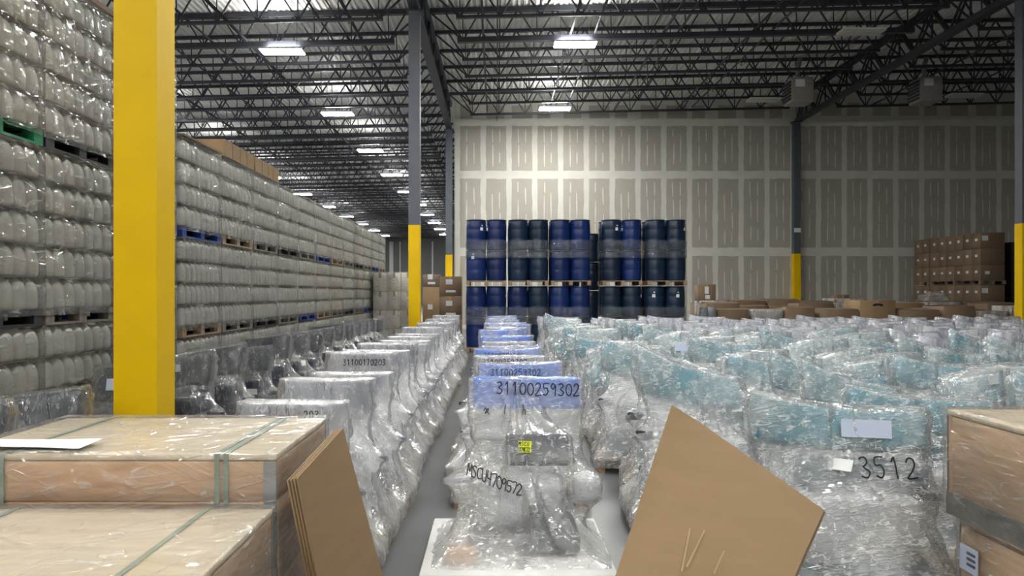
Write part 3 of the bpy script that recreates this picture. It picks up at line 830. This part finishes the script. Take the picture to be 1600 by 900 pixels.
# kind -> pieces by part: name, centre, size, bevel, rotx, material key
def kinds():
    K = {}
    def foot(m): return ('machine_foot', (0, 0, .2), (.8, .58, .1), .03, 0, m)
    K['grey'] = dict(warp=(.0, .012, .03), parts=[
        ('back_shell', (0, .17, .97), (.64, .17, .22), .03, -.12, 'greyshell'), ('cushion_pad', (0, .06, .76), (.46, .12, .2), .03, -.25, 'dark'),
        ('machine_body', (0, .04, .42), (.5, .40, .44), .08, 0, 'midgrey'), ('handle', (.40, -.06, .57), (.17, .035, .035), .01, 0, 'greyshell'),
        ('handle', (-.40, -.06, .57), (.17, .035, .035), .01, 0, 'greyshell'), foot('darkgrey')],
        axis=lambda z: .17*max(0, min(1, (z-.5)/.4)), film='f_milk', keep=.40, kvar=.25, tips=((.49, -.06, .57, .05), (-.49, -.06, .57, .05), (.33, .1, 1.02, .01)))
    K['blue'] = dict(warp=(.02, .02, .04), parts=[
        ('back_shell', (0, .18, .99), (.70, .10, .24), .03, -.1, 'blue'), ('cushion_pad', (.05, .06, .74), (.40, .16, .18), .03, -.3, 'dark'),
        ('machine_body', (0, .04, .42), (.5, .40, .44), .08, 0, 'midgrey'), ('handle', (.42, -.08, .55), (.16, .035, .035), .01, 0, 'dark'),
        ('handle', (-.42, -.08, .55), (.16, .035, .035), .01, 0, 'dark'), foot('darkgrey')],
        axis=lambda z: .18*max(0, min(1, (z-.5)/.4)), film='f_hero', keep=.42, kvar=.25, tips=((.5, -.08, .55, .04), (-.5, -.08, .55, .04), (.34, .1, 1.0, .01)))
    K['teal'] = dict(warp=(-.10, .05, -.05), parts=[
        ('back_shell', (0, .12, .93), (.88, .18, .24), .05, -.25, 'teal'), ('cushion_pad', (.1, .02, .68), (.62, .22, .2), .04, -.1, 'tealdark'),
        ('machine_body', (0, .02, .40), (.66, .46, .42), .06, 0, 'pale'), ('handle', (.40, -.1, .6), (.14, .05, .05), .02, 0, 'darkgrey'), foot('tealdark')],
        axis=lambda z: .12*max(0, min(1, (z-.4)/.4)), film='f_clear', keep=.72, kvar=.35, tips=((-.44, .05, 1.0, .02), (.44, .05, .93, .03), (.47, -.1, .6, .02)))
    K['teal_slant'] = dict(warp=(-.26, .07, -.12), parts=[
        ('back_shell', (-.06, .12, .95), (.74, .14, .26), .05, -.4, 'teal'), ('cushion_pad', (.25, .04, .74), (.46, .2, .2), .04, (-.1, .1), 'tealdark'),
        ('machine_body', (0, .02, .42), (.60, .46, .42), .06, 0, 'pale'), ('handle', (-.42, -.1, .62), (.14, .05, .05), .02, 0, 'dark'), foot('tealdark')],
        axis=lambda z: .1*max(0, min(1, (z-.4)/.4)), film='f_clear', keep=.62, kvar=.4, tips=((-.42, .0, 1.02, .03), (.4, .0, .8, .03), (-.48, -.1, .62, .03)))
    K['teal_bag'] = dict(warp=(.16, -.05, .06), parts=[
        ('back_shell', (.03, .1, .92), (.80, .26, .2), .07, -.2, 'tealpale'), ('cushion_pad', (-.22, .0, .72), (.36, .24, .24), .05, (0, -.2), 'teal'),
        ('machine_body', (0, .02, .40), (.66, .5, .42), .08, 0, 'tealdark'), ('handle', (.42, -.12, .5), (.14, .05, .05), .02, 0, 'dark'), foot('pale')],
        axis=lambda z: .1*max(0, min(1, (z-.4)/.4)), film='f_clear', keep=.8, kvar=.4, tips=((.40, .0, .98, .04), (-.42, -.05, .86, .03), (0, -.2, .75, .02)))
    K['dark'] = dict(sag=3.0, warp=(.14, .03, .05), parts=[
        ('back_shell', (-.06, .12, .93), (.62, .2, .3), .06, -.2, 'darkgrey'), ('cushion_pad', (-.05, -.02, .62), (.56, .4, .2), .05, 0, 'dark'),
        ('machine_body', (0, .04, .38), (.6, .5, .36), .06, 0, 'darkgrey'), ('handle', (.40, -.1, .55), (.18, .05, .05), .02, 0, 'black'), foot('black')],
        axis=lambda z: .12*max(0, min(1, (z-.5)/.4)), film='f_dark', keep=.45, kvar=.3, tips=((.26, .0, 1.06, .04), (.48, -.1, .55, .03), (-.35, .0, 1.0, .02)))
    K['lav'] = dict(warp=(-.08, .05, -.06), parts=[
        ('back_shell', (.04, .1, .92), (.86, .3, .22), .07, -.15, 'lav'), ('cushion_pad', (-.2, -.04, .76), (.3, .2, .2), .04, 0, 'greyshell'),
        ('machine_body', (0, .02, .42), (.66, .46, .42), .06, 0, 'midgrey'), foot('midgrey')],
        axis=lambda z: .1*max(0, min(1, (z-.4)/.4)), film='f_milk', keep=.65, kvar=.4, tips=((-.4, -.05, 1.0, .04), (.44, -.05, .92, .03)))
    return K
def p_cut(kd): return -.004
KD = kinds(); KM = {}
for kn, kd in KD.items():
    pcs = [(p[1], p[2], p[3], p[4]) for p in kd['parts']]
    pcs_f = pcs + [((0, 0, .07), (PAL[0], PAL[1], .14), .01, 0)]
    ztop = max((rmat(p[4]) @ Vector((a*p[2][0]/2, b*p[2][1]/2, p[2][2]/2))).z + p[1][2] for p in kd['parts'] for a in (-1, 1) for b in (-1, 1)) - p_cut(kd)
    kd['films'] = [drape(pcs_f, kd['axis'], ztop, .05, M[kd['film']], s+len(kn), kd['keep'], kd['kvar'], tips=kd['tips'], sag=kd.get('sag', 1.0)) for s in range(3 if kn != 'blue' else 2)]
    kd['meshes'] = [(p[0], rbox_mesh(p[0], p[1], p[2], p[3], M[p[5]], 3, p[4])) for p in kd['parts']]
# rbox rotates about its own centre before the move, as drape does
def warp(me, w):
    k, c, b = w
    if len(me.vertices) < 400:
        bm = bmesh.new(); bm.from_mesh(me)
        for _ in range(3):
            ed = [e for e in bm.edges if e.calc_length() > .09]
            if ed: bmesh.ops.subdivide_edges(bm, edges=ed, cuts=1, use_grid_fill=True)
        bm.to_mesh(me); bm.free()
    for v in me.vertices:
        t = max(0, min(1, (v.co.z-.6)/.35)); u = v.co.x/.45
        v.co.z += t*(k*v.co.x + c*(min(u*u, 1.3)-.4)); v.co.y += t*b*u*u
    me.update()
for kn, kd in KD.items():
    for me in kd['films'] + [m_ for _, m_ in kd['meshes']]: warp(me, kd['warp'])
plm = pallet_meshes(PAL[0], PAL[1], M['palletwood'], .14)
labm = MB().box(-.06, .06, -.002, .002, -.035, .035).mesh('paper_label', M['paper'])
labm2 = MB().box(-.12, .12, -.002, .002, -.05, .05).mesh('paper_label', M['lilac'])
bvh_cache = {}
def film_bvh(me):
    if me.name not in bvh_cache:
        bvh_cache[me.name] = BVHTree.FromPolygons([v.co.copy() for v in me.vertices], [tuple(p.vertices) for p in me.polygons])
    return bvh_cache[me.name]
def stick_label(t, me, x, z, lm, up=False, tilt=0):
    h = film_bvh(me).ray_cast(Vector((x, -2, z)), Vector((0, 1, 0)))
    if not h[0]: return None
    o = put('paper_label', lm, t); n_ = h[1]; n_ = -n_ if n_.y > 0 else n_
    o.location = h[0]+n_*.008
    q = n_.to_track_quat('-Y', 'Z').to_euler(); o.rotation_euler = q
    return o
def load(kn, x, y, label, group, rz=0, sc=1, parts='all', v=None, labs=1):
    kd = KD[kn]; t = empty('wrapped_machine', (x, y, 0), rz); t.scale = (sc, 1, random.uniform(.94, 1.05))
    fm = kd['films'][random.randrange(len(kd['films'])) if v is None else v]
    put('film_wrap', fm, t)
    for nm, me in kd['meshes']:
        if parts == 'all' or nm in ('back_shell', 'machine_body', 'cushion_pad'): put(nm, me, t)
    p = empty('pallet'); p.parent = t
    for nm, me in zip(('deck_boards', 'blocks'), plm): put(nm, me, p)
    for k in range(labs): stick_label(t, fm, random.uniform(-.3, .3), random.uniform(.55, 1.0), random.choice((labm, labm2)))
    tag(t, label, 'wrapped machine', group)
    t['fm'] = fm.name
    return t, fm

# pen strokes
G = {'0': [[(.3+.28*math.cos(a), .5+.48*math.sin(a)) for a in np.linspace(PI/2, PI/2+2*PI, 14)]],
     '1': [[(.12, .78), (.3, 1), (.3, 0)]], '2': [[(.05, .8), (.2, 1), (.45, .95), (.5, .7), (.3, .35), (.02, 0), (.58, .03)]],
     '3': [[(.05, .92), (.35, 1), (.5, .78), (.22, .53), (.52, .3), (.35, .02), (.02, .08)]], '4': [[(.1, 1), (.08, .5), (.5, .5)], [(.46, 1), (.42, 0)]],
     '5': [[(.55, 1), (.12, .98), (.1, .6), (.4, .6), (.5, .3), (.3, .02), (.03, .1)]], '7': [[(.02, .95), (.55, 1), (.2, 0)]],
     '8': [[(.3, .55), (.08, .78), (.3, 1), (.5, .8), (.3, .55), (.05, .22), (.3, 0), (.52, .22), (.3, .55)]], '9': [[(.5, .8), (.25, 1), (.05, .75), (.25, .52), (.5, .8), (.45, 0)]],
     'M': [[(0, 0), (.1, 1), (.3, .4), (.5, 1), (.58, 0)]], 'S': [[(.5, .9), (.25, 1), (.08, .78), (.45, .35), (.3, .02), (.02, .1)]],
     'C': [[(.52, .9), (.2, .95), (.05, .5), (.2, .05), (.55, .1)]], 'U': [[(.05, 1), (.06, .2), (.28, 0), (.48, .2), (.52, 1)]], 'R': [[(.05, 0), (.05, 1), (.45, .85), (.08, .5), (.5, 0)]],
     'K': [[(.05, 0), (.05, 1)], [(.5, 1), (.08, .5), (.5, 0)]], 'l': [[(.3, 1), (.2, 0)]], 'h': [[(.1, 1), (.05, 0)], [(.07, .4), (.35, .5), (.35, 0)]], 'a': [[(0, .3), (.2, .6), (.35, .2), (.15, 0), (.4, .4), (.6, .5), (.5, .1), (.7, 0)]], ' ': []}
def smooth_line(pts, k=4):
    out = []
    for i in range(len(pts)-1):
        p0 = pts[max(0, i-1)]; p1 = pts[i]; p2 = pts[i+1]; p3 = pts[min(len(pts)-1, i+2)]
        for s in range(k):
            t = s/k
            out.append(tuple(.5*((2*p1[c])+(-p0[c]+p2[c])*t+(2*p0[c]-5*p1[c]+4*p2[c]-p3[c])*t*t+(-p0[c]+3*p1[c]-3*p2[c]+p3[c])*t**3) for c in (0, 1)))
    out.append(pts[-1]); return out
def write(t, me, text, x0, z0, size, slope=0, width=.006, adv=.72, mat='ink', flat=None, off=.008):
    b = film_bvh(me) if flat is None else None
    mb = MB(); x = 0
    for ch in text:
        for st in G[ch]:
            pts = smooth_line(st) if len(st) > 2 else st
            line = []
            for p in pts:
                u = x+p[0]*size*.85; w = p[1]*size
                px = x0+u*math.cos(slope)-w*math.sin(slope)*.3; pz = z0+u*math.sin(slope)+w*math.cos(slope)
                if flat is not None: line.append(Vector((px, flat, pz)))
                else:
                    h = b.ray_cast(Vector((px, -2, pz)), Vector((0, 1, 0)))
                    if h[0]: line.append(h[0]+Vector((0, -off, .3*off)))
            for i in range(len(line)-1):
                d = line[i+1]-line[i]; d.y = 0
                if d.length < 1e-5: continue
                d.normalize(); s_ = Vector((-d.z, 0, d.x))*width/2; e = d*width*.3
                a, c = line[i]-e, line[i+1]+e
                mb.add([a-s_, a+s_, c+s_, c-s_], [(0, 1, 2, 3)])
        x += size*adv
    return mb.build('handwriting', M[mat], t, fix=False)

# --- dark row beside the jug stacks
ys = [4.2, 5.04, 6.38, 7.35, 8.3, 9.25, 10.2, 11.1, 12.0, 12.9, 13.8, 14.7, 15.6, 16.5, 17.4, 18.3]
for i, yv in enumerate(ys):
    load('dark', -3.02, yv, f'{ordinal(i+1)} dark wrapped machine from the camera, row beside the jug stacks', 'dark wrapped machines beside the jug stacks', rz=random.uniform(-.12, .12), parts='all' if yv < 11 else 'few', labs=1 if yv < 12 else 0)
# --- grey row left of the centre aisle
yv = 4.55; i = 0; gl = []
while yv < 20:
    i += 1
    t, fm = load('grey', -1.24+random.uniform(-.03, .03), yv, f'{ordinal(i)} grey milky-wrapped machine from the camera, row left of the centre aisle', 'grey wrapped machines left of the aisle', rz=random.uniform(-.05, .05), parts='all' if yv < 12 else 'few', labs=0)
    if i == 4: write(t, fm, '31100170203', -.16, .99, .05, width=.007)
    if i == 1: write(t, fm, '203', .1, 1.005, .046, width=.006)
    yv += .815
# --- centre row, blue shells
yv = 6.45; i = 1
while yv < 19.6:
    i += 1
    t, fm = load('blue' if i % 3 else 'grey', .16+random.uniform(-.06, .06), yv, f'{ordinal(i)} wrapped machine from the camera in the centre row of blue shells', 'blue wrapped machines of the centre row', rz=random.uniform(-.08, .08), parts='all' if yv < 12 else 'few', labs=0)
    if i in (2, 3, 4, 5): write(t, fm, '31100259302'[:11], -.25, 1.015, .055, width=.006)
    yv += .84
# --- teal rows to the right
rx = random.Random(5)
for c in range(10):
    X = 1.56+1.28*c
    yv = 5.75 if c == 0 else 4.9+rx.uniform(0, .4); i = 0
    if c == 1: yv = 5.0
    while yv < 20.5:
        if X < .69*yv+1.0:
            i += 1
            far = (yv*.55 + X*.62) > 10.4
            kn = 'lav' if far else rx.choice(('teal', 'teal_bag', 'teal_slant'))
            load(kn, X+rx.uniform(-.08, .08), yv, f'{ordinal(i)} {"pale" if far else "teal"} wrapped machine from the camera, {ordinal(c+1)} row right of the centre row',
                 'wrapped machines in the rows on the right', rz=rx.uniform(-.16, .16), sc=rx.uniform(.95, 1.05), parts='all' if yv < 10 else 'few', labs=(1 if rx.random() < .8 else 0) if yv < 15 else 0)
        yv += .92

# --- front centre machine
def hero():
    t = empty('wrapped_machine', (.12, 4.72, 0))
    parts = [('back_shell', (.07, .22, 1.06), (.68, .10, .20), .03, -.05, 'blue'), ('back_frame', (.07, .2, .86), (.66, .14, .2), .03, -.1, 'pale'),
             ('cushion_pad', (.13, -.03, .745), (.38, .07, .19), .02, -.55, 'dark'), ('machine_body', (.03, .04, .44), (.54, .40, .34), .12, 0, 'pale'),
             ('handle', (.42, -.08, .53), (.16, .16, .16), .05, 0, 'pale'), ('handle', (-.34, -.1, .575), (.16, .04, .04), .015, 0, 'greyshell'),
             ('machine_foot', (.04, -.02, .24), (.66, .5, .12), .04, 0, 'darkgrey'), ('front_nose', (.1, -.25, .43), (.06, .16, .05), .02, 0, 'darkgrey')]
    pcs = [(p[1], p[2], p[3], p[4]) for p in parts] + [((0.02, -.02, .16), (1.0, .86, .03), .01, 0), ((-.32, -.32, .2), (.17, .12, .08), .006, 0)]
    fm = drape(pcs, lambda z: .2*max(0, min(1, (z-.55)/.3)), 1.15, .17, M['f_hero'], 21, .42, .2, 150, 96, .03, .005,
               tips=((-.43, -.1, .575, .05), (.52, -.1, .53, .03), (.1, -.33, .43, .05), (.42, .15, 1.1, .01), (-.27, .15, 1.1, .015), (-.4, -.38, .2, .02)))
    put('film_wrap', fm, t)
    for p in parts: put(p[0], rbox_mesh(p[0], p[1], p[2], p[3], M[p[5]], 3, p[4]), t)
    p = empty('pallet'); p.parent = t
    pallet_detail(p, 1.06, 1.04, M['palletwood'], .14)
    put('foam_sheet', rbox_mesh('foam_sheet', (0, 0, .152), (1.09, 1.06, .022), .008, M['foam'], 1), t)
    put('wood_block', rbox_mesh('wood_block', (-.32, -.32, .2), (.17, .12, .08), .006, M['pine'], 1), t)
    write(t, fm, '31100259302', -.12, 1.06, .075, slope=-.03, width=.007, adv=.65)
    write(t, fm, 'a l h', -.2, .94, .055, width=.006, adv=1.1)
    write(t, fm, 'MSCU4709572', -.30, .605, .062, slope=-.3, width=.007, adv=.5)
    y = MB().box(-.04, .04, -.002, .002, -.035, .035).mesh('sticky_note', M['sticky'])
    o = stick_label(t, fm, .05, .77, y); o.name = 'sticky_note'
    write(o, None, 'MSCU', -.036, .004, .024, width=.004, adv=.72, flat=-.004)
    write(o, None, 'U09R72', -.036, -.03, .024, width=.004, adv=.5, flat=-.004)
    tag(t, 'front centre film-wrapped machine with yellow sticky note on a white-topped pallet', 'wrapped machine')
hero()
# --- front right machine beside the leaning board
t, fm = load('teal', 1.93, 4.32, 'large clear-wrapped teal machine with handwritten 3512 behind the leaning board', None, rz=-.1, sc=1.08, v=1, labs=0)
write(t, fm, '3512', .06, .70, .10, width=.008, adv=.75)
stick_label(t, fm, -.03, .76, labm); stick_label(t, fm, .12, .95, labm2)

# ------------------------------------------------------------------ wooden crates
def crate(name, x0, x1, y0, y1, h, label, straps, mtop, plank_h, base=.1, front=True):
    t = empty(name, ((x0+x1)/2, (y0+y1)/2, 0)); w = x1-x0; d = y1-y0
    MB().box(-w/2+.03, w/2-.03, -d/2+.03, d/2-.03, base, h-.02).build('crate_core', M['pine'], t)
    put('lid_panel', rbox_mesh('lid_panel', (0, 0, h-.012), (w, d, .024), .003, M[mtop], 1), t)
    z = h-.026
    while z > base+.02:
        zb_ = max(base, z-plank_h)
        for s in (-1, 1):
            put('side_plank', rbox_mesh('side_plank', (0, s*(d/2-.016), (z+zb_)/2), (w-.01, .03, z-zb_-.004), .002, M['pine'], 1), t)
            put('end_plank', rbox_mesh('end_plank', (s*(w/2-.016), 0, (z+zb_)/2), (.03, d-.07, z-zb_-.004), .002, M['pine2'], 1), t)
        z = zb_
    for s in (-1, 1):
        for q in (-1, 1):
            mb = MB(); mb.box(s*w/2-.002*0-(.05 if s > 0 else 0), s*w/2+(.05 if s < 0 else 0), q*d/2-(.004 if q < 0 else 0), q*d/2+(.004 if q > 0 else 0), base, h-.028)
            mb.build('metal_corner', M['metalcorner'], t)
    for k in (-w/2+.08, 0, w/2-.08):
        MB().box(k-.05, k+.05, -d/2, d/2, 0, base).build('skid', M['pine2'], t)
    for xs_ in straps:
        mb = MB(); g = .003; wd = .02
        path = [(xs_, -d/2-.008, .1), (xs_, -d/2-.008, h+.004), (xs_, d/2+.008, h+.004), (xs_, d/2+.008, .1)]
        for a, b in zip(path[:-1], path[1:]): mb.bar(a, b, wd, g, up=(0, 0, 1) if a[2] == b[2] else (0, 1, 0))
        mb.build('strap', M['strap'], t)
    tag(t, label, 'crate'); return t
def box_film(t, w, d, h, z0, seed, mat='f_crate', g=.014, amp=.008, name='film_wrap'):
    per = []; N1 = 60
    for a, b in (((-1, -1), (1, -1)), ((1, -1), (1, 1)), ((1, 1), (-1, 1)), ((-1, 1), (-1, -1))):
        for k in range(N1): f = k/N1; per.append((a[0]+(b[0]-a[0])*f, a[1]+(b[1]-a[1])*f))
    rings = []
    for j in range(24):
        z = z0+(h+g-z0)*j/23
        rings.append([(x*(w/2+g+amp*noise.noise(Vector((x*4+seed, y*4, z*14)))), y*(d/2+g+amp*noise.noise(Vector((x*4, y*4+seed, z*14)))), z) for x, y in per])
    for s in (.985, .9, .7, .45, .2, .02):
        rings.append([(x*(w/2+g)*s, y*(d/2+g)*s, h+g+amp*.8*noise.noise(Vector((x*s*3+seed, y*s*16, 1)))) for x, y in per])
    return MB().loft(rings, (False, True)).build(name, M[mat], t, True, fix=False)
c1 = crate('wooden_crate', -2.16, -.86, 3.00, 3.87, 1.07, 'wooden crate with two green straps and a paper sheet on top', (-.42, .42, .455), 'ply', .16)
box_film(c1, 1.3, .87, 1.07, .12, 1)
c2 = crate('wooden_crate', -2.10, -.855, 2.0, 2.93, .877, 'lower wooden crate at the bottom left corner, one green strap visible', (-.35, .38), 'ply', .2)
box_film(c2, 1.245, .93, .877, .12, 2)
o = MB().add([(x, y, 1.093+.006*math.sin(x*9)*math.sin(y*7)) for y in (3.015, 3.11, 3.2) for x in (-2.12, -1.95, -1.8, -1.64+.0)], [(r_*4+c, r_*4+c+1, r_*4+c+5, r_*4+c+4) for r_ in range(2) for c in range(3)]).build('paper_sheet', M['paper'], None, True)
tag(o, 'white paper sheet lying on the strapped wooden crate', 'paper')
c3 = crate('wooden_crate', 2.13, 3.3, 2.5, 3.63, 1.15, 'upper wooden crate at the right edge', (), 'ply', .5, base=.66)
for o in [o for o in bpy.data.objects if o.parent == c3 and o.name.startswith('skid')]:
    o.scale.z = .0001; o.location.z = .66
for k in range(3):
    pass
box_film(c3, 1.17, 1.13, 1.15, .66, 3, mat='f_side')
c4_ = crate('wooden_crate', 2.17, 3.28, 2.52, 3.60, .645, 'lower wooden crate with a grey label at the right edge', (), 'pine2', .5)
box_film(c4_, 1.11, 1.08, .645, .1, 4, g=.012, mat='f_side')
for y_, z_ in ((.37, .43), (.16, .36)):
    MB().box(-.578, -.574, y_, y_+.13, z_, z_+.115).build('paper_label', M['lilac'], c4_)
    for q in range(3): MB().box(-.581, -.578, y_+.015, y_+.075, z_+.03+.025*q, z_+.042+.025*q).build('label_print', M['print_'], c4_)
MB().box(-.594, -.588, -.56, .56, .665, .77).build('base_plank', M['palletgrey'], c3)

# ------------------------------------------------------------------ leaning cardboard
def board(name, A, B, C, D, th, bend, mat, label, n=12, crease=None, group=None, parent=None, fl=True):
    A, B, C, D = map(Vector, (A, B, C, D)); nr = (B-A).cross(D-A).normalized()
    if nr.y > 0: nr = -nr
    f = []; g = []
    for j in range(n+1):
        for i in range(n+1):
            u, v = i/n, j/n
            p = (A*(1-u)+B*u)*(1-v)+(D*(1-u)+C*u)*v
            o = bend*math.sin(PI*v)*math.sin(PI*u)
            if crease: o += crease*max(0, .22-u)*(.3+v)
            f.append(p+nr*o); g.append(p+nr*(o-th))
    mb = MB(); N1 = n+1; K_ = N1*N1; fs = []
    for j in range(n):
        for i in range(n):
            a = j*N1+i; fs += [(a, a+1, a+N1+1, a+N1), (K_+a, K_+a+N1, K_+a+N1+1, K_+a+1)]
    bd = [i for i in range(N1)] + [j*N1+n for j in range(1, N1)] + [n*N1+i for i in range(n-1, -1, -1)] + [j*N1 for j in range(n-1, 0, -1)]
    for q in range(len(bd)):
        a, b = bd[q], bd[(q+1) % len(bd)]; fs.append((a, b, b+K_, a+K_))
    mb.add(f+g, fs); o = mb.build(name, mat, parent, 'auto')
    if label: tag(o, label, 'cardboard', group)
    return o
for k in range(4):
    s = .011*k
    board('cardboard_sheet', (-.80-s+.03, 2.97-s*.3, .985-s*.2), (-.735-s+.03, 3.53-s*.3, 1.08-s*.2), (-.417-s, 3.53-s*.3, .004), (-.575-s, 2.97-s*.3, .004), .007, .004, M['kraft'],
          ['front cardboard sheet leaning on the crates at left', 'second cardboard sheet leaning on the crates at left', 'third cardboard sheet leaning on the crates at left', 'rearmost cardboard sheet leaning on the crates at left'][k], group='cardboard sheets leaning on the left crates')
bb = board('cardboard_board', (.89, 3.92, 1.145), (1.45, 3.40, .74), (.93, 3.05, .004), (.30, 3.25, .004), .012, .02, M['kraft'], 'big cardboard board leaning in front of the teal machines', n=24, crease=-.5)
bb2 = board('inner_ply', (.905, 3.945, 1.13), (1.465, 3.42, .725), (.95, 3.07, .004), (.32, 3.27, .004), .010, .02, M['kraft2'], None, n=24, crease=-.5, parent=bb)
for i, (px, py, qx, qy) in enumerate(((1075, 825, 1062, 892), (1098, 828, 1070, 885), (1128, 860, 1112, 895))):
    def onb(px, py):
        d = Vector(((px-VX)/FPX, 1, -(py-VY)/FPX)); A = Vector((.89, 3.92, 1.145)); n_ = (Vector((1.45, 3.40, .74))-A).cross(Vector((.30, 3.25, .004))-A)
        o_ = Vector((0, 0, CZ)); s_ = n_.dot(A-o_)/n_.dot(d); return o_+d*s_
    a, b = onb(px, py), onb(qx, qy)
    MB().bar(a+Vector((.0, -.035, .01)), b+Vector((0, -.035, .01)), .007, .002, up=(0, -1, .5)).build('tape_strip', M['tape'], bb)
